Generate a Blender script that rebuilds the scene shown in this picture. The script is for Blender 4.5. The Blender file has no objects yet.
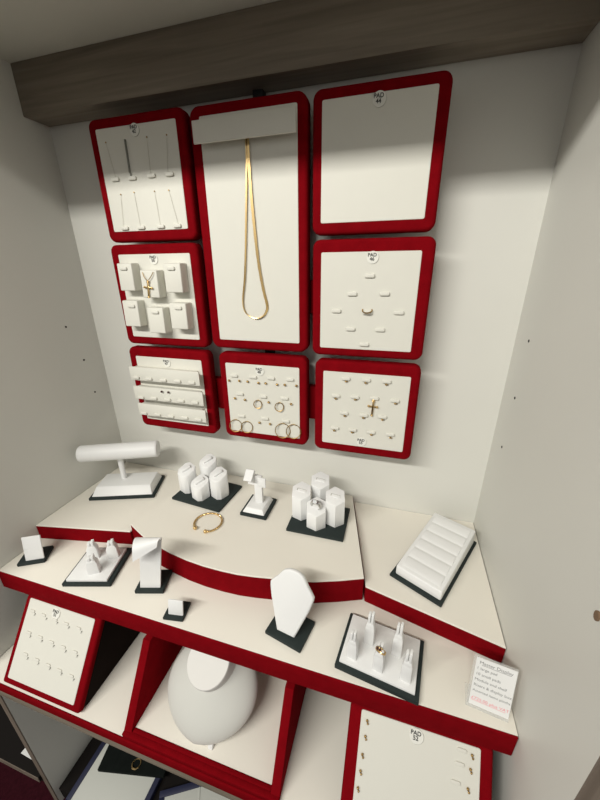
import bpy, bmesh, math, random
from mathutils import Vector, Matrix, Euler
random.seed(4)
PI = math.pi
COL = bpy.context.scene.collection

# ------------------------------------------------------------------ materials
def mat(name, col, rough=.6, metal=0., noise=0., nscale=40., bump=0., bscale=300., sheen=0., spec=.5, trans=0.):
    m = bpy.data.materials.new(name); m.use_nodes = True
    nt = m.node_tree; b = nt.nodes['Principled BSDF']
    b.inputs['Base Color'].default_value = (*col, 1)
    b.inputs['Roughness'].default_value = rough
    b.inputs['Metallic'].default_value = metal
    b.inputs['Specular IOR Level'].default_value = spec
    if sheen:
        b.inputs['Sheen Weight'].default_value = sheen
        b.inputs['Sheen Roughness'].default_value = .4
        b.inputs['Sheen Tint'].default_value = (1, .25, .25, 1)
    if trans:
        b.inputs['Transmission Weight'].default_value = trans
    tc = nt.nodes.new('ShaderNodeTexCoord')
    if noise:
        n = nt.nodes.new('ShaderNodeTexNoise'); n.inputs['Scale'].default_value = nscale; n.inputs['Detail'].default_value = 4
        nt.links.new(tc.outputs['Object'], n.inputs['Vector'])
        mx = nt.nodes.new('ShaderNodeMix'); mx.data_type = 'RGBA'
        mx.inputs[6].default_value = (*[c * (1 - noise) for c in col], 1)
        mx.inputs[7].default_value = (*[min(1, c * (1 + noise)) for c in col], 1)
        nt.links.new(n.outputs['Fac'], mx.inputs[0]); nt.links.new(mx.outputs[2], b.inputs['Base Color'])
    if bump:
        n2 = nt.nodes.new('ShaderNodeTexNoise'); n2.inputs['Scale'].default_value = bscale; n2.inputs['Detail'].default_value = 3
        nt.links.new(tc.outputs['Object'], n2.inputs['Vector'])
        bp = nt.nodes.new('ShaderNodeBump'); bp.inputs['Strength'].default_value = bump; bp.inputs['Distance'].default_value = .002
        nt.links.new(n2.outputs['Fac'], bp.inputs['Height']); nt.links.new(bp.outputs['Normal'], b.inputs['Normal'])
    return m

def wood(name, c1, c2, axis=0):
    m = bpy.data.materials.new(name); m.use_nodes = True
    nt = m.node_tree; b = nt.nodes['Principled BSDF']; b.inputs['Roughness'].default_value = .55
    b.inputs['Specular IOR Level'].default_value = .3
    tc = nt.nodes.new('ShaderNodeTexCoord'); mp = nt.nodes.new('ShaderNodeMapping')
    s = [60, 60, 60]; s[axis] = 2.5; mp.inputs['Scale'].default_value = s
    nt.links.new(tc.outputs['Object'], mp.inputs['Vector'])
    n = nt.nodes.new('ShaderNodeTexNoise'); n.inputs['Scale'].default_value = 1.2; n.inputs['Detail'].default_value = 6; n.inputs['Distortion'].default_value = .6
    nt.links.new(mp.outputs['Vector'], n.inputs['Vector'])
    r = nt.nodes.new('ShaderNodeValToRGB')
    r.color_ramp.elements[0].position = .3; r.color_ramp.elements[0].color = (*c1, 1)
    r.color_ramp.elements[1].position = .72; r.color_ramp.elements[1].color = (*c2, 1)
    nt.links.new(n.outputs['Fac'], r.inputs['Fac']); nt.links.new(r.outputs['Color'], b.inputs['Base Color'])
    return m

M = {}
M['wall'] = mat('white_laminate_panel', (.665, .66, .612), .45, noise=.02, nscale=6, bump=.03, bscale=500, spec=.3)
M['ceil'] = mat('painted_soffit', (.62, .615, .55), .7, noise=.02, nscale=8)
M['wood'] = wood('grey_brown_woodgrain', (.175, .145, .112), (.275, .235, .185))
M['woodv'] = wood('grey_brown_edge', (.15, .12, .095), (.22, .18, .145), 2)
M['velvet'] = mat('red_velvet', (.185, .0025, .0055), .95, noise=.2, nscale=55, bump=.25, bscale=900, spec=.02)
M['cream'] = mat('cream_leatherette', (.69, .68, .615), .5, noise=.015, nscale=30, bump=.05, bscale=900, spec=.3)
M['topw'] = mat('ivory_laminate_top', (.79, .755, .675), .45, noise=.02, nscale=9, spec=.3)
M['white'] = mat('white_leatherette', (.79, .792, .785), .45, noise=.015, nscale=40, bump=.04, bscale=900, spec=.35)
M['bust'] = mat('soft_white_leatherette', (.60, .598, .56), .5, noise=.015, nscale=40, bump=.04, bscale=900, spec=.35)
M['necktop'] = mat('bust_neck_leatherette', (.68, .67, .64), .5, noise=.015, spec=.3)
M['plate'] = mat('charcoal_green_velvet', (.022, .030, .029), .7, noise=.15, nscale=80, spec=.2)
M['gold'] = mat('polished_gold', (.74, .53, .25), .26, 1.)
M['oldgold'] = mat('dark_gold', (.46, .30, .12), .3, 1.)
M['silver'] = mat('white_metal', (.62, .62, .60), .25, 1.)
M['dull'] = mat('dull_steel_chain', (.62, .60, .53), .6, .1)
M['darkchain'] = mat('dark_steel_chain', (.20, .20, .175), .5, .5)
M['stone'] = mat('clear_pale_stone', (.85, .87, .9), .05, .3, spec=.8)
M['darkstone'] = mat('dark_stone', (.06, .02, .02), .15)
M['black'] = mat('matt_black', (.012, .012, .012), .6)
M['ink'] = mat('black_ink', (.03, .03, .03), .8)
M['greyink'] = mat('grey_print', (.22, .22, .22), .8)
M['pink'] = mat('red_print', (.80, .28, .32), .8)
M['paper'] = mat('white_paper', (.80, .80, .79), .7)
M['sticker'] = mat('white_sticker', (.76, .755, .70), .5)
M['rim'] = mat('sticker_rim', (.42, .42, .37), .6)
M['acrylic'] = mat('clear_acrylic', (.9, .92, .91), .08)
_nt = M['acrylic'].node_tree; _tr = _nt.nodes.new('ShaderNodeBsdfTransparent'); _mx = _nt.nodes.new('ShaderNodeMixShader'); _mx.inputs[0].default_value = .16
_nt.links.new(_tr.outputs[0], _mx.inputs[1]); _nt.links.new(_nt.nodes['Principled BSDF'].outputs[0], _mx.inputs[2]); _nt.links.new(_mx.outputs[0], _nt.nodes['Material Output'].inputs['Surface'])
M['hole'] = mat('dark_drilled_hole', (.02, .018, .015), .9)
M['plug'] = mat('brown_plug', (.18, .11, .06), .7)
M['carpet'] = mat('maroon_carpet', (.035, .006, .010), .95, noise=.5, nscale=160, bump=.4, bscale=400, spec=.05)
M['dark'] = mat('dark_cabinet_inside', (.012, .010, .009), .8, spec=.1)
M['darkside'] = mat('dark_brown_side', (.014, .010, .008), .9, noise=.2, spec=.05)
M['navy'] = mat('navy_tray_side', (.014, .017, .05), .6)
M['traytop'] = mat('pale_grey_tray_lining', (.62, .63, .58), .6)
M['blackpad'] = mat('black_velvet_pad', (.006, .008, .007), .9, noise=.4, nscale=60, spec=.1)

# ------------------------------------------------------------------ mesh helpers
def BM(): return bmesh.new()

def bev(bm, edges, off, seg=2):
    bmesh.ops.bevel(bm, geom=list(edges), offset=off, segments=seg, profile=.5, affect='EDGES', clamp_overlap=True)

def box(bm, x0, x1, y0, y1, z0, z1, b=0., seg=2, mtx=None):
    t = bmesh.new()
    bmesh.ops.create_cube(t, size=1)
    for v in t.verts:
        v.co = Vector(((x0 + x1) / 2 + v.co.x * (x1 - x0), (y0 + y1) / 2 + v.co.y * (y1 - y0), (z0 + z1) / 2 + v.co.z * (z1 - z0)))
    if b: bev(t, t.edges, b, seg)
    join(bm, t, mtx)

def join(bm, t, mtx=None):
    if mtx is not None: t.transform(mtx)
    me = bpy.data.meshes.new('tmp'); t.to_mesh(me); t.free(); bm.from_mesh(me); bpy.data.meshes.remove(me)

def prism(bm, pts, lo, hi, axis='z', b=0., seg=2, allb=False, mtx=None):
    """Polygon pts extruded along an axis. z: pts=(x,y); y: pts=(x,z); x: pts=(y,z)"""
    t = bmesh.new()
    def P(p, h):
        return {'z': (p[0], p[1], h), 'y': (p[0], h, p[1]), 'x': (h, p[0], p[1])}[axis]
    a = [t.verts.new(P(p, lo)) for p in pts]; c = [t.verts.new(P(p, hi)) for p in pts]
    f0 = t.faces.new(a); f1 = t.faces.new(c); n = len(pts)
    for i in range(n): t.faces.new((a[i], a[(i + 1) % n], c[(i + 1) % n], c[i]))
    bmesh.ops.recalc_face_normals(t, faces=t.faces)
    if b:
        es = list(t.edges) if allb else list(set(list(f0.edges) + list(f1.edges)))
        bev(t, es, b, seg)
    join(bm, t, mtx)

def rrect(x0, x1, z0, z1, r, n=6):
    out = []
    for cx, cz, a0 in ((x1 - r, z1 - r, 0), (x0 + r, z1 - r, 90), (x0 + r, z0 + r, 180), (x1 - r, z0 + r, 270)):
        for i in range(n + 1):
            a = math.radians(a0 + 90 * i / n); out.append((cx + r * math.cos(a), cz + r * math.sin(a)))
    return out

def frustum(bm, lo, hi, z0, z1, b=.002, mtx=None):
    """lo, hi = (x0,x1,y0,y1) rectangles"""
    t = bmesh.new()
    def q(r, z): return [t.verts.new(p) for p in ((r[0], r[2], z), (r[1], r[2], z), (r[1], r[3], z), (r[0], r[3], z))]
    a = q(lo, z0); c = q(hi, z1)
    t.faces.new(a); t.faces.new(c)
    for i in range(4): t.faces.new((a[i], a[(i + 1) % 4], c[(i + 1) % 4], c[i]))
    bmesh.ops.recalc_face_normals(t, faces=t.faces)
    if b: bev(t, t.edges, b, 2)
    join(bm, t, mtx)

def tube(bm, pts, r, n=8, closed=False, caps=True):
    pts = [Vector(p) for p in pts]; N = len(pts); rings = []
    rr = r if isinstance(r, (list, tuple)) else [r] * N
    up = None
    for i, p in enumerate(pts):
        a = pts[(i - 1) % N] if closed or i > 0 else p; b_ = pts[(i + 1) % N] if closed or i < N - 1 else p
        t = (b_ - a).normalized()
        if up is None:
            up = Vector((0, 0, 1)) if abs(t.z) < .9 else Vector((1, 0, 0))
        s = t.cross(up).normalized(); up = s.cross(t).normalized()
        rings.append([bm.verts.new(p + rr[i] * (math.cos(2 * PI * k / n) * s + math.sin(2 * PI * k / n) * up)) for k in range(n)])
    for i in range(N if closed else N - 1):
        A, B = rings[i], rings[(i + 1) % N]
        for k in range(n): bm.faces.new((A[k], A[(k + 1) % n], B[(k + 1) % n], B[k]))
    if not closed and caps:
        bm.faces.new(rings[0]); bm.faces.new(rings[-1])
    bmesh.ops.recalc_face_normals(bm, faces=bm.faces)

def ball(bm, c, r, seg=10, sc=(1, 1, 1)):
    m = Matrix.Translation(c) @ Matrix.Diagonal((*sc, 1))
    bmesh.ops.create_uvsphere(bm, u_segments=seg, v_segments=max(6, seg * 2 // 3), radius=r, matrix=m)

def disc(bm, c, r, h, axis='y', n=28, b=0., sc=1.):
    pts = [(r * math.cos(2 * PI * i / n), r * sc * math.sin(2 * PI * i / n)) for i in range(n)]
    prism(bm, pts, -h / 2, h / 2, axis, b, mtx=Matrix.Translation(c))

def torus_pts(c, r, n=36, rot=None, ry=None):
    out = []
    for i in range(n):
        a = 2 * PI * i / n; v = Vector((r * math.cos(a), 0, (ry or r) * math.sin(a)))
        if rot: v = rot @ v
        out.append(Vector(c) + v)
    return out

def finish(name, bm, m, parent=None, loc=(0, 0, 0), rot=(0, 0, 0), smooth=True):
    me = bpy.data.meshes.new(name)
    bmesh.ops.recalc_face_normals(bm, faces=bm.faces)
    bm.to_mesh(me); bm.free()
    mats = m if isinstance(m, (list, tuple)) else [m]
    for x in mats: me.materials.append(x)
    if smooth:
        me.polygons.foreach_set('use_smooth', [True] * len(me.polygons))
        try: me.set_sharp_from_angle(angle=math.radians(38))
        except Exception: pass
    return place(name, me, parent, loc, rot)

def place(name, me, parent=None, loc=(0, 0, 0), rot=(0, 0, 0)):
    o = bpy.data.objects.new(name, me); COL.objects.link(o)
    o.parent = parent; o.location = loc; o.rotation_euler = rot
    return o

def tag(o, label, cat, group=None):
    o['label'] = label; o['category'] = cat
    if group: o['group'] = group
    return o

def thing(name, label, cat, loc=(0, 0, 0), rot=(0, 0, 0), group=None):
    return tag(place(name, None, None, loc, rot), label, cat, group)

def struct(name, bm, m, loc=(0, 0, 0)):
    o = finish(name, bm, m, None, loc); o['kind'] = 'structure'; return o

def text_mesh(txt, size, spacing=1.0, ext=.0002, bold=.0, align='CENTER'):
    cu = bpy.data.curves.new('txt', 'FONT'); cu.body = txt; cu.size = size; cu.align_x = align; cu.align_y = 'CENTER'
    cu.space_line = spacing; cu.extrude = ext; cu.offset = bold
    t = bpy.data.objects.new('txt', cu); COL.objects.link(t)
    dg = bpy.context.evaluated_depsgraph_get()
    me = bpy.data.meshes.new_from_object(t.evaluated_get(dg))
    bpy.data.objects.remove(t); bpy.data.curves.remove(cu)
    me.transform(Matrix.Rotation(PI / 2, 4, 'X'))      # now reads in the x-z plane, facing -y
    return me

# ------------------------------------------------------------------ the setting
XL, XR = -.611, .4755          # inner faces of the alcove's side panels
TOPZ = 1.071
FLOORZ = -.86
CABZ = -.80
YF_L, YF_R = -.512, -.53

b = BM(); box(b, XL - .05, XR + .05, 0, .02, CABZ, 1.2); struct('wall_back', b, M['wall'])
b = BM(); box(b, XL - .018, XL, YF_L + .001, 0, FLOORZ, TOPZ + .1); wl = struct('wall_left', b, M['wall'])
b = BM(); box(b, XR, XR + .018, YF_R + .001, 0, FLOORZ, TOPZ + .1); wr = struct('wall_right', b, M['wall'])
b = BM(); box(b, XL - .018, XL, YF_L - .0015, YF_L + .001, FLOORZ, TOPZ + .1); struct('trim_1', b, M['woodv'])
b = BM(); box(b, XR, XR + .018, YF_R - .0015, YF_R + .001, FLOORZ, TOPZ + .1); struct('trim_2', b, M['woodv'])
b = BM(); box(b, XL, XR, -.56, 0, TOPZ, TOPZ + .03); struct('ceiling', b, M['ceil'])
# the wood-grain pelmet under the soffit
b = BM(); box(b, XL, XR, -.0628, -.0005, .978, TOPZ, .0015); struct('trim_3', b, M['wood'])
b = BM(); box(b, -3, 3, -3.5, .02, FLOORZ - .02, FLOORZ); struct('floor', b, M['carpet'])
# cabinet bottom under the shelves and the neighbouring unit's dark inside
b = BM(); box(b, XL, XR, -.50, 0, CABZ - .05, CABZ); struct('trim_4', b, M['dark'])
b = BM(); box(b, -1.3, XL - .018, -.52, -.06, -.722, -.70); box(b, -1.3, XL - .018, -.06, -.05, -.722, 0.1); struct('trim_5', b, M['dark'])
b = BM(); box(b, -1.3, XL - .018, -.5215, -.52, -.722, -.70); struct('trim_6', b, M['woodv'])
b = BM(); box(b, -1.3, XL - .018, -.49, -.47, FLOORZ, -.722); struct('trim_7', b, M['dark'])

for w_, x, pts in ((wl, XL + .0004, ((-.0921, .5159), (-.0636, .4184), (-.0538, .3178))), (wr, XR - .0004, ((-.0769, .5284), (-.076, .4157), (-.0697, .3027)))):
    for y, z in pts:
        b = BM(); disc(b, (0, 0, 0), .0026, .001, 'x', 12); o = finish('shelf_pin_hole', b, M['hole'], w_, (x, y, z)); o['kind'] = 'structure'
b = BM(); disc(b, (0, 0, 0), .0042, .002, 'x', 14, sc=1.5); o = finish('shelf_pin_plug', b, M['plug'], wr, (XR - .0008, -.4595, .3113)); o['kind'] = 'structure'

# ------------------------------------------------------------------ pad rack on the back wall
rack = thing('pad_rack', 'black upright post with two red velvet rails behind the wall pads', 'rack', (-.062, 0, .3))
b = BM(); box(b, -.0105, .0105, -.0195, -.0005, -.02, .68, .001); finish('post', b, M['black'], rack)
for z0, z1 in ((.005, .09), (.262, .332)):
    b = BM(); box(b, -.33, .33, -.044, -.020, z0, z1, .003); finish('rail', b, M['velvet'], rack)

# clip tab, number sticker: shared pieces
def tab_mesh():
    b = BM(); prism(b, rrect(-.0098, .0098, -.0038, .0038, .0030, 4), -.0042, .0, 'y', .0014, 2)
    me = bpy.data.meshes.new('clip_tab'); bmesh.ops.recalc_face_normals(b, faces=b.faces); b.to_mesh(me); b.free()
    me.materials.append(M['cream']); me.polygons.foreach_set('use_smooth', [True] * len(me.polygons)); return me
TAB = tab_mesh()

def sticker(root, x, y, z, txt, r=.0112):
    b = BM(); disc(b, (0, 0, 0), r, .0012, 'y', 32)
    s = finish('number_sticker', b, M['sticker'], root, (x, y - .0006, z))
    # grey arc along the lower-right edge of the paper dot
    b = BM(); tube(b, [(r * math.cos(a), -.0002, r * math.sin(a)) for a in [math.radians(-100 + 130 * i / 14) for i in range(15)]], .00045, 6)
    finish('dot_edge', b, M['rim'], s)
    me = text_mesh(txt, .0088, .82, .00015, .00012); me.materials.append(M['ink'])
    place('lettering', me, s, (-.0012, -.0011, .0006))
    return s

def pad(label, X0, X1, Z0, Z1, ins, txt=None, stick=None, tabs=(), t=.03, y=-.045, loc=None, rot=(0, 0, 0), corner=.016, grow=(0, 0, 0, 0), name='display_pad'):
    """A red velvet pad with a cream insert; all coordinates are the pad's own plane (x, z), front towards -y."""
    X0 -= grow[0]; X1 += grow[1]; Z0 -= grow[2]; Z1 += grow[3]
    xc = (X0 + X1) / 2
    root = thing(name, label, 'display pad', loc or (xc, y, Z0), rot, 'red velvet jewellery pads')
    zc = Z0
    b = BM(); prism(b, rrect(X0 - xc, X1 - xc, 0, Z1 - zc, corner), -t, 0, 'y', .0075, 4); finish('frame', b, M['velvet'], root)
    b = BM(); prism(b, rrect(ins[0] - xc, ins[1] - xc, ins[2] - zc, ins[3] - zc, .003, 3), -t - .0010, -t + .004, 'y', .0006, 1)
    finish('insert', b, M['cream'], root)
    fy = -t - .0010
    if stick: sticker(root, stick[0] - xc, fy, stick[1] - zc, txt)
    for x, z in tabs: place('clip_tab', TAB, root, (x - xc, fy, z - zc))
    return root, xc, zc, fy
FY = -.076     # world depth of the wall pads' insert faces

# pad 42, chains
pad('red pad of fine chains, upper left corner of the pad wall', -.4205, -.2025, .7204, .9471, (-.4095, -.2140, .738, .931), 'PAD\n42', (-.3107, .9215),
    [(-.3785, .8397), (-.3342, .8391), (-.2855, .8401), (-.2414, .8397), (-.3765, .7445), (-.3321, .7445), (-.2806, .7445), (-.2386, .7445)], grow=(.009, .007, .004, .003))
# pad 50, pendant blocks
r50, xc, zc, fy = pad('red pad of six raised pendant blocks, left of the long necklace pad', -.4255, -.2050, .4810, .7085, (-.4115, -.2175, .497, .690), 'PAD\n50', (-.3131, .6787), grow=(.009, .007, .004, .003))
bx = [(-.3945, -.3580, .6117, .6694, (-.3786, .6596)), (-.3340, -.2930, .5968, .6540, None), (-.2690, -.2296, .6087, .6680, (-.2515, .6586)),
      (-.4000, -.3604, .5284, .5867, (-.3761, .5757)), (-.3322, -.2920, .5149, .5716, (-.3115, .5632)), (-.2684, -.2285, .5268, .5832, (-.2470, .5742))]
for x0, x1, z0, z1, tb in bx:
    b = BM(); prism(b, [(0, z0 - zc - .001), (0, z1 - zc + .002), (-.025, z1 - zc + .001), (-.027, z0 - zc - .001)], x0 - xc - .003, x1 - xc + .001, 'x', .0022, 3, True, Matrix.Translation((0, fy, 0)))
    o = finish('pendant_block', b, M['cream'], r50)
    if tb: place('clip_tab', TAB, o, (tb[0] - xc, fy - .0250, tb[1] - zc))
# pad 47, three earring ledges
r47, xc, zc, fy = pad('red pad with three long white earring ledges, lower left of the pad wall', -.4305, -.2075, .2440, .4650, (-.4170, -.2210, .2645, .4452), 'PAD\n47', (-.3220, .4329), grow=(.009, .007, .004, .003))
st = [[(-.4039, .3944), (-.3648, .3938), (-.3212, .3936), (-.2791, .3944), (-.2388, .3941)], [(-.4012, .3387), (-.3598, .3404), (-.3180, .3411), (-.2774, .3414), (-.2362, .3413)], [(-.4009, .2927), (-.3574, .2936), (-.3162, .2933), (-.2732, .2944), (-.2325, .2943)]]
for (x0, x1, z0, z1), tb in zip(((-.4236, -.2165, .3862, .4225), (-.4216, -.2128, .3330, .3696), (-.4182, -.2112, .2862, .3205)), st):
    b = BM(); box(b, x0 - xc, x1 - xc, fy - .024, fy - .020, z0 - zc, z1 - zc, .0012)
    box(b, x0 - xc + .004, x1 - xc - .016, fy - .021, fy, z1 - zc - .016, z1 - zc - .004, .0008)
    o = finish('earring_ledge', b, M['cream'], r47)
    for x, z in tb: place('clip_tab', TAB, o, (x - xc, fy - .024, z - zc))
# long pad
rB, xc, zc, fy = pad('tall red pad with a flat white top ledge holding one long gold necklace', -.1815, .0475, .4838, .9464, (-.1620, .0345, .5010, .9280), corner=.020, grow=(.004, .005, .004, .000))
b = BM(); box(b, -.1650 - xc, .0385 - xc, fy - .0235, fy - .0195, .8780 - zc, .9146 - zc, .0012); box(b, -.157 - xc, .030 - xc, fy - .0205, fy, .9146 - zc - .013, .9146 - zc - .002, .0008)
finish('necklace_ledge', b, M['cream'], rB)
# pad 48, hoops
pad('red pad of gold hoops and studs, directly under the tall necklace pad', -.1690, .0460, .2470, .4650, (-.1545, .0333, .2622, .4445), 'PAD\n48', (-.0644, .4302),
    [(-.1323, .4139), (-.0822, .4140), (-.0362, .4150), (.0109, .4155), (-.1206, .3671), (-.0589, .3660), (-.0033, .3672), (-.1211, .3070), (-.0567, .3078), (-.0018, .3073)], grow=(.004, .005, .004, .004))
# pad 44, empty
pad('bare red pad with an empty cream face, upper right of the pad wall', .0658, .2865, .7175, .9395, (.0795, .2687, .7365, .9257), 'PAD\n44', (.1767, .9160), grow=(.004, .002, .001, .004))
# pad 46, ring clips
pad('red pad with nine clips in a diamond around one ring, right of the necklace pad', .0668, .2885, .4815, .7050, (.0815, .2713, .4950, .6852), 'PAD\n46', (.1827, .6748),
    [(.1792, .6418), (.1467, .6075), (.2100, .6085), (.1154, .5736), (.1792, .5715), (.2404, .5733), (.1464, .5375), (.2066, .5383), (.1766, .5065)], grow=(.004, .006, .004, .004))
# pad 55
pad('red pad of tiny gold studs and one gold cross, lower right of the pad wall', .0735, .2908, .2445, .4625, (.0900, .2780, .2626, .4423), 'PAD\n55', (.1841, .2766),
    [(.1415, .4285), (.1856, .4290), (.2289, .4290), (.1204, .3860), (.1635, .3872), (.2061, .3885), (.2502, .3870), (.1408, .3454), (.1851, .3451), (.2267, .3460), (.1205, .3049), (.1621, .3051), (.2044, .3045), (.2472, .3047)], grow=(.004, .006, .004, .004))

# ------------------------------------------------------------------ jewellery on the wall pads
# fine chains of pad 42
ch = [((-.3866, .9066), (-.3770, .8430), 'first', 'top'), ((-.2836, .9065), (-.2870, .8430), 'third', 'top'), ((-.2369, .9058), (-.2450, .8430), 'fourth', 'top'),
      ((-.3719, .8108), (-.3800, .7480), 'first', 'bottom'), ((-.3363, .8128), (-.3340, .7480), 'second', 'bottom'), ((-.2841, .8117), (-.2815, .7480), 'third', 'bottom'), ((-.2485, .8115), (-.2360, .7480), 'fourth', 'bottom')]
for (x0, z0), (x1, z1), nth, row in ch:
    b = BM(); n = 10; w = .0009
    a = [(x0 + (x1 - x0) * i / n - w * math.sin(PI * i / n * .5) * .6, FY - .0012, z0 + (z1 - z0) * i / n) for i in range(n + 1)]
    c = [(x0 + (x1 - x0) * i / n + w * math.sin(PI * i / n * .5) * .6, FY - .0012, z0 + (z1 - z0) * i / n) for i in range(n, 0, -1)]
    pts = [Vector(p) - Vector((x0, FY, z0)) for p in a + c]
    tube(b, pts, .00020, 5, True)
    o = finish('fine_chain', b, M['dull'], None, (x0, FY, z0))
    tag(o, 'hair-thin chain hanging above the %s clip of the %s row on the chain pad' % (nth, row), 'necklace', 'fine chains on the upper left pad')
    b = BM(); ball(b, (0, -.0015, 0), .0014, 8); finish('hanging_pin', b, M['oldgold'], o)
b = BM(); box(b, -.0019, .0019, -.0028, -.0002, -.060, 0, .0008, mtx=Matrix.Rotation(.02, 4, 'Y')); box(b, -.0015, .0015, -.0024, -.0004, -.066, -.058, .0006)
tag(finish('snake_chain', b, M['darkchain'], None, (-.3372, FY, .9078)), 'thick dark grey chain above the second clip of the chain pad top row', 'necklace')

def cross_mesh(bm, x, y, z, h, w, t, d):
    """Cross with flared ends, top centre of the upright at (x, y, z)."""
    zc = z - h * .36
    box(bm, x - t, x + t, y - d, y + d, z - h, z, t * .45)
    box(bm, x - w / 2, x + w / 2, y - d, y + d, zc - t, zc + t, t * .45)
    for px, pz in ((x, z), (x, z - h), (x - w / 2, zc), (x + w / 2, zc)): ball(bm, (px, y, pz), t * 1.5, 8)

# cross on the second pendant block
pc = thing('cross_necklace', 'gold cross on a short chain over the second upper pendant block', 'necklace', (-.3150, -.1045, .6310))
b = BM(); cross_mesh(b, -.0005, -.0015, -.001, .033, .019, .0018, .0014); finish('cross_pendant', b, M['gold'], pc, (0, 0, 0), (0, math.radians(6), 0))
b = BM(); tube(b, [(-.0125, .001, .020), (-.0095, -.0008, .012), (-.005, -.0012, .0055), (0, -.0016, .0015), (.006, -.0012, .0065), (.0125, -.0008, .0135), (.0165, .001, .0205)], .0008, 6)
tube(b, torus_pts((0, -.0018, .0005), .0024, 14), .0007, 6, True); finish('chain', b, M['oldgold'], pc)

# long flat gold necklace: a ribbon that turns edge-on at the loop
nk = [(-.0645, .8950), (-.0658, .8600), (-.0705, .8000), (-.0751, .7485), (-.0800, .6950), (-.0868, .6360), (-.0944, .5923), (-.0918, .5687), (-.0790, .5565), (-.0634, .5525), (-.0477, .5585), (-.0391, .5699), (-.0372, .5827), (-.0447, .6158), (-.0530, .6714), (-.0585, .7478), (-.0610, .8000), (-.0622, .8600), (-.0620, .8950)]
def catmull(p, k=5):
    out = []; n = len(p)
    for i in range(n - 1):
        a, b_, c, d = [Vector(p[max(0, min(n - 1, i + j))]) for j in (-1, 0, 1, 2)]
        for s in range(k):
            t = s / k
            out.append(.5 * ((2 * b_) + (c - a) * t + (2 * a - 5 * b_ + 4 * c - d) * t * t + (3 * b_ - a - 3 * c + d) * t ** 3))
    out.append(Vector(p[-1])); return out
cp = catmull(nk)
b = BM(); rows = []; L = len(cp)
for i, p in enumerate(cp):
    t = (cp[min(L - 1, i + 1)] - cp[max(0, i - 1)]).normalized(); side = Vector((-t.y, t.x))
    f = i / (L - 1); turn = max(0, 1 - abs((f - .53) / .30)) ** .7 * math.radians(78)
    hw = .0017 + .0010 * min(1, max(0, (f - .35) / .15)); th = .0007
    d = Vector((side.x * math.cos(turn), -math.sin(turn), side.y * math.cos(turn)))
    nrm = Vector((-side.x * math.sin(turn), -math.cos(turn), -side.y * math.sin(turn)))
    c0 = Vector((p.x, FY - .0032 - (.0012 if i % 2 else 0) * 0, p.y))
    wob = 1 + (.10 if i % 2 else -.06)
    rows.append([b.verts.new(c0 + d * hw * sx * wob + nrm * th * sn) for sx, sn in ((-1, -1), (1, -1), (1, 1), (-1, 1))])
for i in range(L - 1):
    for k in range(4): b.faces.new((rows[i][k], rows[i][(k + 1) % 4], rows[i + 1][(k + 1) % 4], rows[i + 1][k]))
b.faces.new(rows[0]); b.faces.new(rows[-1])
for v in b.verts: v.co -= Vector((-.064, FY, .552))
tag(finish('flat_gold_necklace', b, M['gold'], None, (-.064, FY, .552)), 'long flat gold necklace hanging in a narrow loop on the tall pad', 'necklace')

# studs
def stud_mesh(r=.0030):
    b = BM(); ball(b, (0, -.0035, 0), r, 10); ball(b, (0, -.0055, -.0004), r * .55, 8)
    tube(b, [(0, 0, 0), (0, -.003, 0)], .0006, 6)
    me = bpy.data.meshes.new('stud'); b.to_mesh(me); b.free(); me.materials.append(M['oldgold'])
    me.polygons.foreach_set('use_smooth', [True] * len(me.polygons)); return me
STUD = stud_mesh()
def nose_mesh():
    b = BM(); ball(b, (0, -.0035, 0), .0024, 10); tube(b, [(0, 0, .004), (0, -.003, 0), (.0025, -.0035, -.0008), (.0048, -.002, -.0004)], .0009, 6)
    me = bpy.data.meshes.new('nose'); b.to_mesh(me); b.free(); me.materials.append(M['oldgold'])
    me.polygons.foreach_set('use_smooth', [True] * len(me.polygons)); return me
NOSE = nose_mesh()
ps = [(-.1463, .4006, 'left stud of the first pair in the top row'), (-.1187, .4020, 'right stud of the first pair in the top row'),
      (-.0967, .4021, 'left stud of the second pair in the top row'), (-.0684, .4009, 'right stud of the second pair in the top row'),
      (-.0498, .4016, 'left stud of the third pair in the top row'), (-.0209, .4011, 'right stud of the third pair in the top row'),
      (-.0016, .4019, 'left stud of the last pair in the top row'), (.0269, .4022, 'right stud of the last pair in the top row'),
      (-.1346, .3549, 'left stud of the pair in the middle row'), (-.1073, .3535, 'right stud of the pair in the middle row'),
      (-.0443, .3534, 'lone stud right of the first small hoop'), (.0131, .3549, 'lone stud right of the second small hoop'),
      (-.0716, .2953, 'left stud between the two big hoop pairs'), (-.0432, .2950, 'right stud between the two big hoop pairs')]
for x, z, w in ps:
    tag(place('stud_earring', STUD, None, (x, FY, z)), 'tiny gold %s on the hoop pad' % w, 'earring', 'studs on the hoop pad')
for x, w in ((-.3304, 'left'), (-.3104, 'right')):
    o = tag(place('stud_earring', STUD, None, (x, -.1, .3625)), 'tiny dark gold stud, %s of the two on the middle white ledge' % w, 'earring', 'studs on the ledge pad')
    o.data = STUD.copy(); o.data.materials[0] = M['darkstone']
nsx = [(.1426, .4222, 'first', 'top'), (.1856, .4222, 'second', 'top'), (.2295, .4223, 'third', 'top'), (.1206, .3790, 'first', 'second'), (.1651, .3811, 'second', 'second'), (.2520, .3806, 'last', 'second'),
       (.1429, .3386, 'first', 'third'), (.1855, .3386, 'second', 'third'), (.2277, .3392, 'third', 'third'), (.1197, .2979, 'first', 'bottom'), (.1619, .2988, 'second', 'bottom'), (.2062, .2986, 'third', 'bottom'), (.2488, .2968, 'last', 'bottom')]
for x, z, n, r in nsx:
    tag(place('gold_nose_stud', NOSE, None, (x - .001, FY, z + .0008)), 'tiny gold stud under the %s clip of the %s row on the cross pad' % (n, r), 'stud', 'studs on the cross pad')
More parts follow.
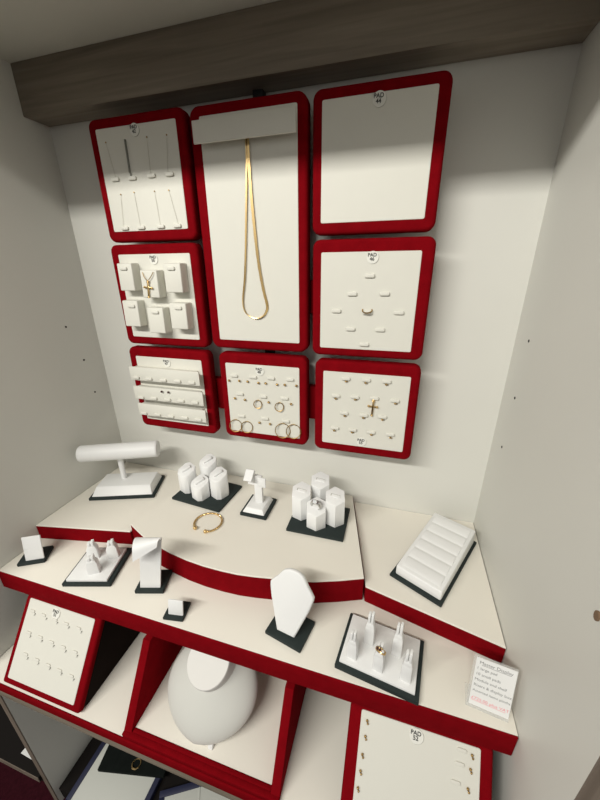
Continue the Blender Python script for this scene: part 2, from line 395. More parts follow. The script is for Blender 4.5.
gc = BM(); cross_mesh(gc, 0, -.0035, -.003, .033, .0185, .0019, .0013); tube(gc, torus_pts((0, -.0035, -.001), .0024, 14), .0007, 6, True)
tag(finish('gold_cross', gc, M['gold'], None, (.2050, FY, .3840), (0, math.radians(3), 0)), 'gold crucifix pendant under the third clip of the cross pad', 'pendant')

# hoops
def hoop(x, z, r, label, grp, two=False, thick=.0011):
    root = tag(place('hoop_earring', None, None, (x, FY, z + r)), label, 'earring', grp)
    b = BM(); rot = Euler((math.radians(-9), 0, math.radians(12))).to_matrix()
    pts = torus_pts((0, -.0045, -r), r, 34, rot); tube(b, pts, thick, 7, True)
    finish('ring', b, M['oldgold'], root)
    b = BM(); tube(b, [(0, 0, .0005), (.0005, -.004, .0012), (.003, -.006, .0018), (.006, -.0045, .0005)], .0009, 6); finish('catch', b, M['gold'], root)
G = 'hoops on the hoop pad'
hoop(-.0725, .3454, .0100, 'small gold hoop under the middle clip of the hoop pad', G)
hoop(-.0165, .3444, .0106, 'small gold hoop under the right clip of the hoop pad middle row', G)
hoop(-.1378, .2790, .0160, 'big gold hoop in the bottom left corner of the hoop pad', G)
hoop(-.1065, .2788, .0148, 'big gold hoop overlapping the hoop in the bottom left corner', G)
hoop(-.0095, .2815, .0186, 'largest gold hoop, left of the overlapping pair at bottom right', G)
hoop(.0185, .2829, .0178, 'large gold hoop in the bottom right corner of the hoop pad', G)

# ring on pad 46
def finger_ring(name, label, loc, rot, R, t, metal, stones, grp=None, band=None):
    root = thing(name, label, 'ring', loc, rot, grp)
    b = BM(); pts = torus_pts((0, 0, 0), R, 32); rr = [t * (1 + .55 * max(0, math.sin(2 * PI * i / 32))) for i in range(32)]
    tube(b, pts, rr, 8, True)
    if band: tube(b, torus_pts((0, band, 0), R, 32), t * .9, 8, True); tube(b, torus_pts((0, -band, 0), R, 32), t * .9, 8, True)
    finish('band', b, metal, root)
    for (a, y, r, m) in stones:
        b = BM(); ball(b, ((R + t) * math.cos(a), y, (R + t) * math.sin(a)), r, 10); finish('stone', b, m, root)
    return root
finger_ring('gold_ring', 'gold ring with a dark stone pushed into the middle clip of the diamond', (.1785, FY - .0015, .5765), (math.radians(-62), 0, 0), .0095, .0013, M['oldgold'],
            [(PI / 2, 0, .0022, M['stone']), (PI / 2 - .5, 0, .0026, M['darkstone']), (PI / 2 + .5, 0, .0026, M['darkstone'])])

# ------------------------------------------------------------------ upper display shelf and risers
SH_Y, SH_B = -.424, -.050
us = thing('display_shelf', 'wide ivory shelf with red velvet front edge across the whole alcove', 'shelf', (0, -.2, SH_B))
b = BM(); box(b, XL + .001, XR - .001, -.221, .198, .006, .050, .0012); finish('shelf_top', b, M['topw'], us)
b = BM(); box(b, XL + .001, XR - .001, SH_Y + .2, -.2205, .000, .0494, .0045, 3); finish('velvet_fascia', b, M['velvet'], us)

def riser(label, poly, front, z1, name='riser'):
    """White topped plinth; front = indices of the edge run covered in velvet"""
    cx = sum(p[0] for p in poly) / len(poly); cy = sum(p[1] for p in poly) / len(poly)
    root = thing(name, label, 'riser', (cx, cy, 0), group='red velvet fronted risers')
    P = [(x - cx, y - cy) for x, y in poly]
    b = BM(); prism(b, P, .001, z1 - .004, 'z'); finish('velvet_body', b, M['velvet'], root)
    b = BM(); prism(b, P, z1 - .004, z1, 'z', .0008, 1); finish('top_panel', b, M['topw'], root)
    return root
riser('low ivory riser wedge against the left wall under the white bar', [(XL + .001, -.317), (-.358, -.2685), (-.3345, -.150), (-.300, -.001), (XL + .001, -.001)], None, .044)
riser('low ivory riser wedge against the right wall under the ring tray', [(.2285, -.2640), (XR - .0015, -.3190), (XR - .0015, -.001), (.168, -.001)], None, .044)
front = [(-.3555, -.2640), (-.325, -.2775), (-.2943, -.2905), (-.250, -.3035), (-.2036, -.3140), (-.158, -.3215), (-.1127, -.3255), (-.070, -.3262), (-.0319, -.3248), (.004, -.3205), (.0379, -.3148), (.085, -.3065), (.1253, -.2985), (.176, -.2810), (.2235, -.2620)]
riser('higher central riser with a curved red velvet front and ivory top', front + [(.163, -.001), (-.2960, -.001)], None, .064)

# ------------------------------------------------------------------ display stands (local frames: x along the front, y to the back)
def stand(name, label, cat, A, B, depth, z, group=None):
    """root at the front-left corner A of a base plate whose front edge runs A -> B"""
    ang = math.atan2(B[1] - A[1], B[0] - A[0]); w = math.hypot(B[0] - A[0], B[1] - A[1])
    return thing(name, label, cat, (A[0], A[1], z), (0, 0, ang), group), w, depth
def plate(root, w, d, h=.007):
    b = BM(); box(b, 0, w, 0, d, .0002, h, .0012); return finish('base_plate', b, M['plate'], root)
def local(root, p):
    c, s = math.cos(root.rotation_euler.z), math.sin(root.rotation_euler.z); dx, dy = p[0] - root.location.x, p[1] - root.location.y
    return (c * dx + s * dy, -s * dx + c * dy)

# bracelet T-bar
r, w, d = stand('bracelet_bar', 'white bracelet T-bar on a charcoal base beside the left wall', 'bracelet stand', (-.558, -.2022), (-.3877, -.1403), .104, .044)
plate(r, w, d, .008)
b = BM(); frustum(b, (.006, w - .006, .006, d - .006), (.014, w - .015, .026, d - .012), .0080, .029, .0015); finish('base', b, M['white'], r)
px, py = local(r, (-.5085, -.114))
b = BM(); tube(b, [(px, py, .026), (px, py, .06), (px, py, .112)], .0075, 16); finish('post', b, M['white'], r)
e0 = local(r, (-.591, -.166)); e1 = local(r, (-.396, -.080)); bz = .128
b = BM(); n = 30; dirv = Vector((e1[0] - e0[0], e1[1] - e0[1], 0)); Ls = dirv.length; dirv.normalize()
ps_ = []; rr_ = []
for f, k in ((0, .9), (.012, .985), (.03, 1), (.5, 1), (.97, 1), (.988, .985), (1, .92)):
    ps_.append(Vector((e0[0], e0[1], bz)) + dirv * Ls * f); rr_.append(.0238 * k)
tube(b, ps_, rr_, 32); finish('bar', b, M['white'], r)

# chamfered four-post ring block
def post(root, x, y, z0, z1, poly, ang, slot=.0, name='ring_post', tilt=0.):
    c, s = math.cos(ang), math.sin(ang)
    P = [(c * a - s * b_, s * a + c * b_) for a, b_ in poly]
    b = BM(); prism(b, P, 0, z1 - z0, 'z', .0018, 2)
    if tilt:
        for v in b.verts:
            if v.co.z > (z1 - z0) * .5: v.co.z += tilt * (v.co.y * math.cos(root.rotation_euler.z))
    o = finish(name, b, M['white'], root, (x, y, z0))
    return o
def octo(h, c): return [(h - c, -h), (h, -h + c), (h, h - c), (h - c, h), (-h + c, h), (-h, h - c), (-h, -h + c), (-h + c, -h)]
r, w, d = stand('ring_block', 'four chamfered white ring posts on a charcoal base, left on the curved riser', 'ring stand', (-.3147, -.1530), (-.1615, -.1673), .117, .064)
plate(r, w, d)
for (x, y, zt) in ((-.2375, -.1255, .1190), (-.2895, -.1060, .1365), (-.1905, -.1055, .1390), (-.2415, -.0700, .1515)):
    lx, ly = local(r, (x, y))
    o = post(r, lx, ly, .007, zt - .064, octo(.0212, .009), math.radians(-18), tilt=.38)
    b = BM(); box(b, -.013, .013, -.0050, .0050, -.001, .0062, .0016, mtx=Matrix.Rotation(.36, 4, 'X') @ Matrix.Rotation(math.radians(58), 4, 'Z'))
    finish('slot_tab', b, M['white'], o, (0, 0, zt - .064 - .007))

# hexagonal four-post ring block
r, w, d = stand('ring_block', 'four hexagonal white ring posts on a charcoal base, right on the curved riser', 'ring stand', (.0273, -.1807), (.1662, -.1794), .115, .064)
plate(r, w, d)
hexa = [(.0262 * math.cos(math.radians(a)), .0262 * math.sin(math.radians(a))) for a in range(30, 390, 60)]
for (x, y, zt) in ((.0935, -.1449, .1234), (.0495, -.1203, .1437), (.1345, -.1211, .1451), (.0880, -.0800, .1545)):
    lx, ly = local(r, (x, y))
    o = post(r, lx, ly, .007, zt - .064, hexa, math.radians(12), tilt=.38)
    b = BM(); mt = Matrix.Rotation(.36, 4, 'X') @ Matrix.Rotation(math.radians(-6), 4, 'Z')
    box(b, -.0125, .0125, -.0042, .0042, -.001, .0016, .0006, mtx=mt); finish('slot_tab', b, M['white'], o, (0, 0, zt - .064 - .007))
    b = BM(); box(b, -.0110, -.0092, -.0030, .0030, .001, .0021, 0, mtx=mt); box(b, -.0110, .0115, .0026, .0034, .001, .0021, 0, mtx=mt)
    finish('slot_gap', b, M['rim'], o, (0, 0, zt - .064 - .007))
finger_ring('silver_signet_ring', 'silver ring with a big pale stone on the front hexagonal post', (.0935, -.1475, .1300), (math.radians(14), 0, math.radians(-18)), .0122, .0022, M['silver'],
            [(PI / 2, -.002, .0056, M['stone']), (PI / 2 - .5, 0, .0022, M['darkstone']), (PI / 2 + .5, 0, .0022, M['darkstone'])], band=.0030)

# earring tree between the blocks
r, w, d = stand('earring_stand', 'small white earring stand with a folded top between the two ring blocks', 'earring stand', (-.1050, -.1604), (-.0330, -.1607), .080, .064)
plate(r, w, d, .008)
b = BM(); frustum(b, (.005, w - .007, .005, d - .006), (.012, w - .014, .014, d - .010), .008, .019, .0015); finish('base', b, M['white'], r)
x0, y0 = local(r, (-.0665, -.118))
b = BM(); box(b, x0 - .011, x0 + .010, y0 - .004, y0 + .006, .018, .100, .0012); finish('post', b, M['white'], r)
b = BM()
prism(b, [(y0 - .026, .0975), (y0 - .004, .1170), (y0 + .000, .1155), (y0 + .001, .0700), (y0 - .001, .0700), (y0 - .0025, .1130), (y0 - .0247, .0958)], x0 - .030, x0 - .008, 'x', .0005, 1)
finish('folded_flap', b, M['white'], r)
b = BM(); box(b, x0 + .003, x0 + .023, y0 - .009, y0 - .005, .072, .100, .001); finish('card_plate', b, M['white'], r)

# gold cuff
cx, cy, R = -.1690, -.2085, .0335
cf = thing('gold_cuff', 'twisted open gold cuff with round ends lying on the curved riser', 'bracelet', (cx, cy, .064))
b = BM(); N = 150
for ph in (0, 2 * PI / 3, 4 * PI / 3):
    pts = []
    for i in range(N + 1):
        a = math.radians(-70 + 306 * i / N); tw = ph + i / N * 2 * PI * 17
        rr = R + .0012 * math.cos(tw); pts.append((rr * math.cos(a) * 1.02, rr * math.sin(a) * .98, .0032 + .0012 * math.sin(tw)))
    tube(b, pts, .0014, 6)
finish('twisted_band', b, M['gold'], cf)
for a in (-70, 236):
    b = BM(); a = math.radians(a); ball(b, (R * math.cos(a) * 1.02, R * math.sin(a), .0050), .0049, 14); finish('end_ball', b, M['gold'], cf)

# ring roll tray
r, w, d = stand('ring_tray', 'sloping white ring roll tray on a charcoal base, on the right riser', 'ring tray', (.2740, -.2240), (.3728, -.2725), .2175, .044)
plate(r, w, d, .006)
b = BM(); t = bmesh.new()
prism(b, [(.008, .006), (.008, .0295), (.2060, .0450), (.2080, .006)], .009, w - .005, 'x', .003, 3, True); finish('tray_body', b, M['white'], r)
for k in range(6):
    ya = .016 + k * .0308; yb = ya + .0302
    b = BM(); prof = []
    zt = lambda yy: .0290 + (yy - .008) / .198 * .0155
    for i in range(9):
        f = i / 8; yy = ya + (yb - ya) * f; prof.append((yy, zt(yy) + .0003 + .0021 * math.sin(PI * f) ** .5))
    prof = [(ya, zt(ya) - .003)] + prof + [(yb, zt(yb) - .003)]
    prism(b, prof, .017, w - .013, 'x', .0005, 1); finish('ring_roll', b, M['white'], r)

# earring card stand, far left
r, w, d = stand('earring_stand', 'plain white card plate on a charcoal base, far left on the shelf', 'earring stand', (-.5740, -.4020), (-.5227, -.3740), .049, 0)
plate(r, w, d, .008)
b = BM(); m_ = Matrix.Translation((.0165, .008, .008)) @ Matrix.Rotation(math.radians(-12), 4, 'X'); box(b, 0, .0395, -.002, .002, 0, .061, .0015, mtx=m_); finish('card_plate', b, M['white'], r)
b = BM(); prism(b, [(.012, .0078), (.040, .0078), (.012, .040)], .017, .030, 'x', .0008, 1); finish('strut', b, M['white'], r)

# three clip tray
def clip(root, x, y, z0, h, w, dd, ang, fork=.3, name='ring_clip'):
    """tapered block, sloping shoulders and a slotted nib of two unequal leaves"""
    b = BM(); hb = h * (1 - fork)
    frustum(b, (-w / 2, w / 2, -dd / 2, dd / 2), (-w * .45, w * .45, -dd * .42, dd * .42), 0, hb * .80, .0016)
    frustum(b, (-w * .45, w * .45, -dd * .42, dd * .42), (-w * .30, w * .30, -dd * .34, dd * .34), hb * .80 - .0008, hb, .0010)
    for s in (-1, 1):
        box(b, s * w * .155 - w * .125, s * w * .155 + w * .125, -dd * .34, dd * .30, hb - .004, h - (.0 if s > 0 else .0035), .0012)
    return finish(name, b, M['white'], root, (x, y, z0), (0, 0, ang))
r, w, d = stand('ring_clip_tray', 'white tray with three ring clips on a charcoal base, left on the shelf', 'ring stand', (-.4214, -.4137), (-.3175, -.3841), .105, 0)
plate(r, w, d, .009)
b = BM(); box(b, .007, w - .009, .006, d - .008, .008, .015, .0012); finish('tray_top', b, M['white'], r)
for p in ((-.4075, -.3360), (-.3640, -.3215), (-.3715, -.3700)):
    lx, ly = local(r, p); clip(r, lx, ly, .0145, .048, .0245, .019, math.radians(18), .24)

# scroll stand
r, w, d = stand('bracelet_ramp', 'white strip stand with a curled over top, before the left notch', 'bracelet stand', (-.2526, -.3834), (-.1927, -.3663), .056, 0)
plate(r, w, d, .009)
b = BM()
prof = [(.010, .008), (.0125, .06), (.0150, .126)]
for i in range(9):
    a = math.radians(0 + 165 * i / 8); prof.append((.0150 - .012 + .012 * math.cos(a), .136 + .012 * math.sin(a)))
prof += [(-.0095, .128), (-.0105, .121)]
rows = []
for i, (yy, zz) in enumerate(prof):
    q0 = prof[max(0, i - 1)]; q1 = prof[min(len(prof) - 1, i + 1)]; tx, tz = q1[0] - q0[0], q1[1] - q0[1]; l = math.hypot(tx, tz); nx, nz = -tz / l, tx / l
    f = i / (len(prof) - 1); hw = .0220 + .0055 * min(1, max(0, (f - .1) * 2.2)); xc_ = .0300 + .021 * min(1, zz / .14)
    dz = 0
    rows.append([b.verts.new((xc_ + sx * hw, yy + sn * nx * .0018, zz + sn * nz * .0018 + (sx * .019 * max(0, (f - .5) / .5) + .003 * max(0, (f - .6) / .4)))) for sx, sn in ((-1, -1), (1, -1), (1, 1), (-1, 1))])
for i in range(len(rows) - 1):
    for k in range(4): b.faces.new((rows[i][k], rows[i][(k + 1) % 4], rows[i + 1][(k + 1) % 4], rows[i + 1][k]))
b.faces.new(rows[0]); b.faces.new(rows[-1]); finish('curled_strip', b, M['white'], r)
b = BM(); prism(b, [(.0145, .009), (.046, .009), (.0155, .07)], .020, .034, 'x', .0008, 1); finish('strut', b, M['white'], r)

# small card
r, w, d = stand('earring_stand', 'smallest white card plate on a charcoal base, near the shelf front', 'earring stand', (-.1565, -.4160), (-.1150, -.4095), .040, 0)
plate(r, w, d, .007)
b = BM(); m_ = Matrix.Translation((.0085, .009, .007)) @ Matrix.Rotation(math.radians(-14), 4, 'X'); box(b, 0, .0315, -.0018, .0018, 0, .033, .0015, mtx=m_); finish('card_plate', b, M['white'], r)
b = BM(); prism(b, [(.012, .0068), (.030, .0068), (.012, .024)], .012, .022, 'x', .0006, 1); finish('strut', b, M['white'], r)

# necklace easel
r, w, d = stand('necklace_easel', 'white necklace board leaning on a charcoal base, before the curved riser', 'necklace stand', (.0515, -.3848), (.1268, -.4012), .0625, 0)
plate(r, w, d, .008)
half = [(.0185, 0), (.0290, .030), (.0395, .060), (.0452, .082), (.0455, .089), (.0395, .0965), (.0310, .1060), (.0250, .1150), (.0190, .1215), (.0100, .1255)]
poly = half + [(0, .1265)] + [(-x, z) for x, z in reversed(half)]
cxl, cyl = local(r, (.0920, -.3795))
b = BM(); prism(b, poly, -.005, .005, 'y', .0035, 3); finish('neck_board', b, M['white'], r, (cxl, cyl + .002, .0095), (math.radians(-19), 0, math.radians(3)))
b = BM(); prism(b, [(cyl + .006, .0078), (cyl + .040, .0078), (cyl + .020, .06)], cxl - .006, cxl + .010, 'x', .0008, 1); finish('strut', b, M['white'], r)

# five clip tray
r, w, d = stand('ring_clip_tray', 'white tray with five slim forked ring clips, right on the shelf', 'ring stand', (.1914, -.4067), (.3311, -.4247), .104, 0)
plate(r, w, d, .010)
b = BM(); box(b, .006, w - .007, .0075, d - .004, .009, .0145, .0012); finish('tray_top', b, M['white'], r)
for p, zt in (((.2460, -.3530), .0905), ((.2195, -.3855), .0785), ((.2950, -.3600), .0910), ((.2650, -.3935), .0775), ((.3105, -.3965), .0835)):
    lx, ly = local(r, p); clip(r, lx, ly, .014, zt - .014, .0180, .0150, math.radians(-4), .30)
finger_ring('gold_ring', 'gold dress ring with dark stones on the middle forked clip', (.2655, -.4020, .0720), (math.radians(20), 0, math.radians(-20)), .0080, .0010, M['gold'],
            [(PI / 2, -.001, .0024, M['darkstone']), (PI / 2 - .55, -.001, .0024, M['stone']), (PI / 2 + .55, -.001, .0024, M['darkstone'])], band=.0016)

# acrylic price sign
A, B = (.4040, -.4010), (.4640, -.4085)
ang = math.atan2(B[1] - A[1], B[0] - A[0]); sw = math.hypot(B[0] - A[0], B[1] - A[1])
sg = thing('price_sign', 'small printed sign in a clear acrylic holder by the right wall', 'sign', (A[0], A[1], 0), (0, 0, ang))
lean = Matrix.Rotation(math.radians(-14), 4, 'X')
b = BM(); box(b, 0, sw, 0, .0016, .0005, .0945, .0005, mtx=lean); box(b, 0, sw, 0, .034, .0004, .0020, .0005); finish('acrylic_holder', b, M['acrylic'], sg)
b = BM(); box(b, .0035, sw - .0015, -.0006, -.0001, .007, .0915, 0, mtx=lean); pp = finish('paper', b, M['paper'], sg)
lines = [('Master Display', .0838, .0076, 'greyink', 'CENTER'), ('1 large pad', .0735, .0064, 'greyink', 'LEFT'), ('10 small pads', .0635, .0064, 'greyink', 'LEFT'), ('Module and shelf', .0535, .0064, 'greyink', 'LEFT'),
         ('Risers & display box', .0435, .0064, 'greyink', 'LEFT'), ('Assorted items plinths', .0335, .0058, 'greyink', 'LEFT'), ('£725.00 plus VAT', .0195, .0072, 'pink', 'LEFT')]
for tx, z, s, m_, al in lines:
    me = text_mesh(tx, s, 1, .00005, .0, al); me.materials.append(M[m_])
    xs = [v.co.x for v in me.vertices]; wd = max(xs) - min(xs); k = min(1, (sw - .0085) / wd)
    me.transform(Matrix.Diagonal((k, 1, 1, 1))); me.transform(Matrix.Translation((sw / 2 + .001 if al == 'CENTER' else .0058, -.0007, z))); me.transform(lean)
    place('lettering', me, pp)
b = BM(); box(b, .012, sw - .009, -.0008, -.0006, .0798, .0803, 0, mtx=lean); finish('underline', b, M['greyink'], pp)
b = BM(); box(b, .006, sw - .007, -.0008, -.0006, .0155, .0160, 0, mtx=lean); finish('underline', b, M['pink'], pp)

# ------------------------------------------------------------------ lower shelf
LZ = -.217
ls = thing('display_shelf', 'lower ivory display shelf with red front lip on a wood edged board', 'shelf', (0, -.2, -.272))
b = BM(); box(b, XL + .001, XR - .001, -.322, .198, .029, .055, .0008); finish('shelf_top', b, M['topw'], ls)
b = BM(); box(b, XL + .001, XR - .001, -.3265, -.3220, .029, .0555, .0015); finish('velvet_lip', b, M['velvet'], ls)
b = BM(); box(b, XL + .001, XR - .001, -.325, .198, .002, .0288, .0012); finish('wood_board', b, M['wood'], ls)

# bust box
X0, X1 = -.2115, .1215
bb = thing('display_box', 'open red velvet display box with ivory floor holding the neck bust', 'display box', ((X0 + X1) / 2, -.3, LZ))
xm = (X0 + X1) / 2
side = [(-.523 + .3, .0005), (-.4255 + .3, .151), (.10, .151), (.10, .0005)]
for nm, xa, xb in (('side_panel', X0, X0 + .0185), ('side_panel', X1 - .0175, X1)):
    b = BM(); prism(b, side, xa - xm, xb - xm, 'x', .0018, 2); finish(nm, b, M['velvet'], bb)
b = BM(); box(b, X0 + .0187 - xm, X1 - .0177 - xm, -.514 + .3, -.506 + .3, .0005, .0115, .0015); box(b, X0 + .0005 - xm, X1 - .0005 - xm, -.5232 + .3, -.5135 + .3, .0005, .0110, .0015); finish('front_rail', b, M['velvet'], bb)
b = BM(); box(b, X0 + .0187 - xm, X1 - .0177 - xm, -.5055 + .3, .0975, .0005, .0100, .0005); finish('floor_panel', b, M['topw'], bb)
b = BM(); box(b, X0 + .0187 - xm, X1 - .0177 - xm, .0860, .0998, .0105, .150, .001); finish('back_panel', b, M['topw'], bb)

# neck bust, leaning back on the box floor
TILT = math.radians(33)
bust = thing('neck_bust', 'white leatherette neck bust leaning back inside the red display box', 'necklace bust', (-.0600, -.4925, LZ + .0110), (0, 0, 0))
def slope(u, s, h):       # u across, s up the slope, h out of the slope
    return Vector((u, s * math.cos(TILT) - h * math.sin(TILT), s * math.sin(TILT) + h * math.cos(TILT)))
b = BM(); NU, NV = 40, 26; front_v = []
def outline(s):           # half width at slope height s (0..1)
    return .0990 * (math.sin(PI * min(1, max(0, s)) ** .92)) ** .56
SL = .192
grid = []
for j in range(NV + 1):
    f = .5 - .5 * math.cos(PI * j / NV); hw = outline(f); row = []
    for i in range(NU + 1):
        t = -1 + 2 * i / NU; u = hw * math.sin(t * PI / 2)
        k = max(0, 1 - (math.sin(t * PI / 2)) ** 2)
        h = .006 + .040 * (k ** .55) * (math.sin(PI * min(1, f * .98 + .01)) ** .55)
        # collar bone rise towards the neck
        dn = math.hypot(u / .050, (f * SL - .130) / .048); h += .022 * math.exp(-dn * dn * 1.1)
        row.append(b.verts.new(slope(u, f * SL, h)))
    grid.append(row)
back = [[b.verts.new(slope(v_u * .97, f_s, .0)) for v_u, f_s in [(outline(.5 - .5 * math.cos(PI * j / NV)) * math.sin((-1 + 2 * i / NU) * PI / 2), (.5 - .5 * math.cos(PI * j / NV)) * SL) for i in range(NU + 1)]] for j in range(NV + 1)]
for g, fl in ((grid, 0), (back, 1)):
    for j in range(NV):
        for i in range(NU):
            q = (g[j][i], g[j][i + 1], g[j + 1][i + 1], g[j + 1][i]); b.faces.new(q if not fl else q[::-1])
for j in range(NV):
    b.faces.new((grid[j][0], grid[j + 1][0], back[j + 1][0], back[j][0])); b.faces.new((grid[j + 1][NU], grid[j][NU], back[j][NU], back[j + 1][NU]))
bmesh.ops.remove_doubles(b, verts=b.verts, dist=.0004)
finish('bust_body', b, M['bust'], bust)
b = BM(); rg = []
for h, k in ((.040, 1.10), (.052, 1.03), (.066, 1.0), (.0705, .985), (.0718, .955)):
    rg.append([b.verts.new(slope(.0455 * k * math.cos(2 * PI * i / 36), .130 + .0015 * (h - .04) / .03 + .047 * k * math.sin(2 * PI * i / 36), h)) for i in range(36)])
for q in range(len(rg) - 1):
    for i in range(36): b.faces.new((rg[q][i], rg[q][(i + 1) % 36], rg[q + 1][(i + 1) % 36], rg[q + 1][i]))
b.faces.new(rg[-1]); b.faces.new(rg[0]); finish('neck', b, M['necktop'], bust)
b = BM(); prism(b, [(0, .0), (.026, .0), (.018, .018), (.005, .014)], .004, .014, 'x', .001, 1); finish('foot', b, M['white'], bust, (.022, -.002, 0))

# leaning pads under the shelf
LEAN = math.atan2(.096, .14)
def lean_pad(label, X0, X1, S0, S1, ins, txt, stick, tabs, t=.016):
    p0 = Vector((0, -.5215, -.2055)); w_ = Vector((0, math.sin(LEAN), math.cos(LEAN))); nin = Vector((0, math.cos(LEAN), -math.sin(LEAN)))
    loc = p0 + w_ * S0 + nin * t; loc.x = (X0 + X1) / 2
    out = pad(label, X0, X1, S0, S1, ins, txt, stick, (), t=t, loc=loc, rot=(-LEAN, 0, 0), corner=.006)
    root, xc, zc, fy = out
    for x, z in tabs:
        o = place('clip_tab', TAB, root, (x - xc, fy, z - zc)); o.scale = (.72, .5, .72)
    def L(y, z):
        dy, dz = y - loc.y, z - loc.z
        return (dy * math.cos(LEAN) - dz * math.sin(LEAN), dy * math.sin(LEAN) + dz * math.cos(LEAN))
    zb, zt = LZ + .0006, -.0535
    hh = S1 - S0
    poly = [(-.002, .004), (-.002, hh - .004), L(-.20, zt), L(-.20, zb), L(-.500, zb)]
    for xa in (X0 - xc + .0015, X1 - xc - .0095):  # a very dark brown piece closes each side behind the pad
        b = BM(); prism(b, poly, xa, xa + .008, 'x', .0008, 1); finish('side_panel', b, M['darkside'], root)['label'] = 'dark brown side piece'
    return out, p0, w_, nin
tabsL = [(-.5112, .1516), (-.4777, .1510), (-.4431, .1497), (-.4104, .1496), (-.3745, .1491), (-.5046, .1079), (-.4700, .1074), (-.4362, .1060), (-.4016, .1050), (-.3682, .1040), (-.4968, .0657), (-.4620, .0639), (-.4286, .0624), (-.3956, .0611), (-.3624, .0597)]
_, p0, w_, nin = lean_pad('red framed pad of three clip rows leaning under the shelf, far left', -.5420, -.3225, -.003, .1805, (-.5285, -.3385, .0105, .1760), 'PAD\n51', (-.4441, .1620), tabsL)
hooks = [(-.5013, .1477), (-.4659, .1469), (-.4330, .1464), (-.3993, .1456), (-.3637, .1452), (-.4964, .1031), (-.4615, .1025), (-.4262, .1016), (-.3912, .1002), (-.3587, .0997), (-.4867, .0610), (-.4542, .0594), (-.4200, .0589), (-.3868, .0577), (-.3524, .0562)]
def hook_mesh(m):
    b = BM(); ball(b, (0, -.0022, .0008), .0018, 8); tube(b, [(0, 0, .001), (.0004, -.003, -.0005), (-.0006, -.0036, -.0042), (-.0022, -.0028, -.0052)], .0007, 6)
    b.transform(Matrix.Scale(.62, 4)); me = bpy.data.meshes.new('hook'); b.to_mesh(me); b.free(); me.materials.append(m); me.polygons.foreach_set('use_smooth', [True] * len(me.polygons)); return me
HK = hook_mesh(M['darkchain'])
ORD = ('first', 'second', 'third', 'fourth', 'fifth')
for i, (x, s) in enumerate(hooks):
    P = p0 + w_ * s - nin * .0010
    tag(place('wire_stud', HK, None, (x, P.y, P.z), (-LEAN, 0, 0)), 'tiny dark stud by the %s clip, %s row, far left leaning pad' % (ORD[i % 5], ('top', 'middle', 'bottom')[i // 5]), 'stud', 'studs on the left leaning pad')
tabsR = [(.4060, .1663), (.4035, .1469), (.3990, .1209)]
lean_pad('red framed pad with gold drops down both edges leaning under the shelf, right', .2250, .4525, -.003, .1805, (.2450, .4335, .0105, .1760), 'PAD\n52', (.3364, .1645), tabsR)
def drop_mesh():
    b = BM(); ball(b, (0, -.0032, .0012), .0030, 10); ball(b, (.0022, -.0030, -.0048), .0024, 10); tube(b, [(0, -.003, .001), (.0012, -.0036, -.002), (.0022, -.003, -.0048)], .0009, 6); tube(b, [(0, 0, .0015), (0, -.003, .0012)], .0007, 6)
    b.transform(Matrix.Scale(.70, 4)); me = bpy.data.meshes.new('drop'); b.to_mesh(me); b.free(); me.materials.append(M['oldgold']); me.polygons.foreach_set('use_smooth', [True] * len(me.polygons)); return me
DR = drop_mesh()
for i, (x, s) in enumerate([(.2555, .1620), (.2550, .1389), (.2530, .1121), (.2525, .0885), (.2510, .0643)]):
    P = p0 + w_ * s - nin * .0010
    tag(place('drop_earring', DR, None, (x, P.y, P.z), (-LEAN, 0, 0)), 'small gold drop earring, %s from the top on the left edge of pad 52' % ORD[i], 'earring', 'drops on the right leaning pad')
for i, (x, s) in enumerate([(.4205, .1640), (.4190, .1445), (.4165, .1180), (.414, .095)][:3]):
    P = p0 + w_ * s - nin * .0010
    tag(place('drop_earring', DR, None, (x, P.y, P.z), (-LEAN, 0, 0)), 'small gold drop earring, %s from the top on the right edge of pad 52' % ORD[i], 'earring', 'drops on the right leaning pad')

# ------------------------------------------------------------------ stored trays in the cabinet below
def tray(label, w, d, loc, rz, seam=False):
    root = thing('storage_tray', label, 'tray', loc, (0, 0, rz), 'navy sided trays in the cabinet')
    b = BM(); rim = .015
    for x0_, x1_, y0_, y1_ in ((0, w, 0, rim), (0, w, d - rim, d), (0, rim, rim, d - rim), (w - rim, w, rim, d - rim)): box(b, x0_, x1_, y0_, y1_, 0, .022, .001)
    finish('rim', b, M['navy'], root)
    b = BM(); box(b, rim, w - rim, rim, d - rim, .001, .0195, .0006)
    if seam: box(b, w * .45, w * .45 + .004, rim, d - rim, .0195, .021, .0005)
    finish('lining', b, M['traytop'], root); return root
tray('navy edged pale tray under the black pad on the cabinet floor', .238, .245, (-.560, -.530, CABZ), 0)
tray('navy edged pale tray set askew, right of the black pad', .25, .17, (-.225, -.575, CABZ), math.radians(28), True)
b = BM(); box(b, 0, .21, 0, .16, 0, .012, .002); tag(finish('velvet_pad', b, M['blackpad'], None, (-.5153, -.4433, CABZ + .0205), (0, 0, math.radians(12))), 'black velvet pad lying on the pale tray below the shelves', 'pad')
finger_ring('gold_band', 'plain gold band lying on the black pad below the shelves', (-.4080, -.3990, CABZ + .0345), (math.radians(80), 0, 0), .0125, .0016, M['gold'], [])
pl = BM(); box(pl, -.030, .030, -.009, .009, 0, .0008); o = finish('paper_label', pl, M['paper'], None, (-.700, -.487, -.6995), (0, 0, math.radians(-2)))
tag(o, 'white paper label on the dark board left of the cabinet', 'label')

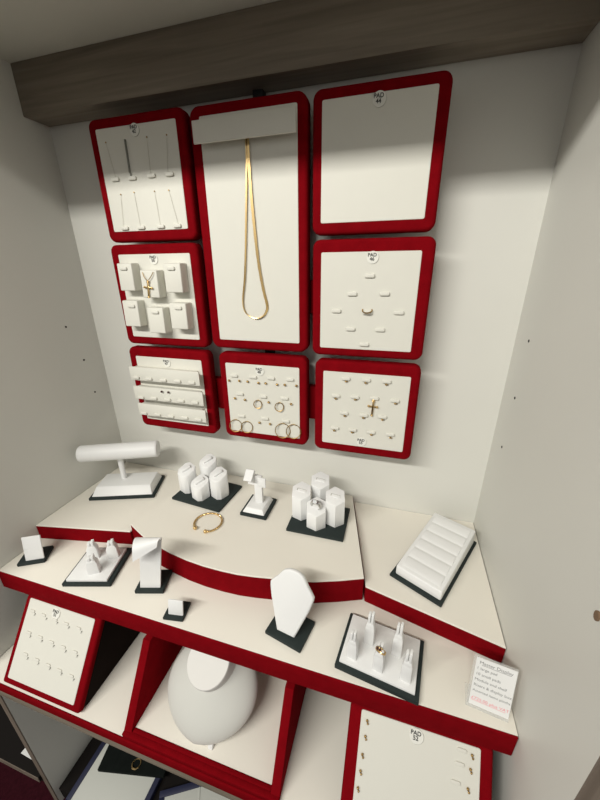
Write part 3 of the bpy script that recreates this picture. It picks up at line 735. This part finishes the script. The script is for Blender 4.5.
# ------------------------------------------------------------------ light
def area(name, loc, target, sx, sy, power, col):
    l = bpy.data.lights.new(name, 'AREA'); l.shape = 'RECTANGLE'; l.size = sx; l.size_y = sy; l.energy = power; l.color = col
    o = bpy.data.objects.new(name, l); COL.objects.link(o); o.location = loc
    o.rotation_euler = (Vector(target) - Vector(loc)).to_track_quat('-Z', 'Y').to_euler(); return o
area('ceiling_strip_light', (-.80, -2.05, 1.80), (-.80, -.1, .5), 1.9, .10, 67, (1, .975, .905))
wd = bpy.data.worlds.new('shop_ambient'); bpy.context.scene.world = wd; wd.use_nodes = True
nt = wd.node_tree; bg = nt.nodes['Background']; bg.inputs[1].default_value = .60
# a shop interior: dark floor level, bright walls around eye height, dimmer ceiling
tc = nt.nodes.new('ShaderNodeTexCoord'); sx = nt.nodes.new('ShaderNodeSeparateXYZ'); mr = nt.nodes.new('ShaderNodeMapRange')
mr.inputs[1].default_value = -1; mr.inputs[2].default_value = 1
rp = nt.nodes.new('ShaderNodeValToRGB'); el = rp.color_ramp.elements
el[0].position = .40; el[0].color = (.05, .045, .04, 1); el[1].position = .50; el[1].color = (1, .985, .925, 1)
for p, c in ((.66, (1, .985, .925, 1)), (.82, (.30, .295, .28, 1))):
    e = el.new(p); e.color = c
nt.links.new(tc.outputs['Generated'], sx.inputs[0]); nt.links.new(sx.outputs['Z'], mr.inputs[0]); nt.links.new(mr.outputs[0], rp.inputs[0]); nt.links.new(rp.outputs[0], bg.inputs[0])

# ------------------------------------------------------------------ camera
cam = bpy.data.cameras.new('camera'); co = bpy.data.objects.new('camera', cam); COL.objects.link(co)
R_ = Vector((.95958914, .28127456, -.00856156)); U_ = Vector((-.09530637, .35347013, .93057808)); F_ = Vector((-.2647742, .89215665, -.36599336))
m3 = Matrix((R_, U_, -F_)).transposed()
co.matrix_world = Matrix.Translation((.2449, -.7842, .6568)) @ m3.to_4x4()
cam.sensor_fit = 'VERTICAL'; cam.sensor_height = 36; cam.lens = 335.3194 * 36 / 800; cam.clip_start = .01
bpy.context.scene.camera = co
vs = bpy.context.scene.view_settings
vs.view_transform = 'Standard'; vs.look = 'None'; vs.exposure = 0; vs.gamma = 1; vs.use_curve_mapping = False
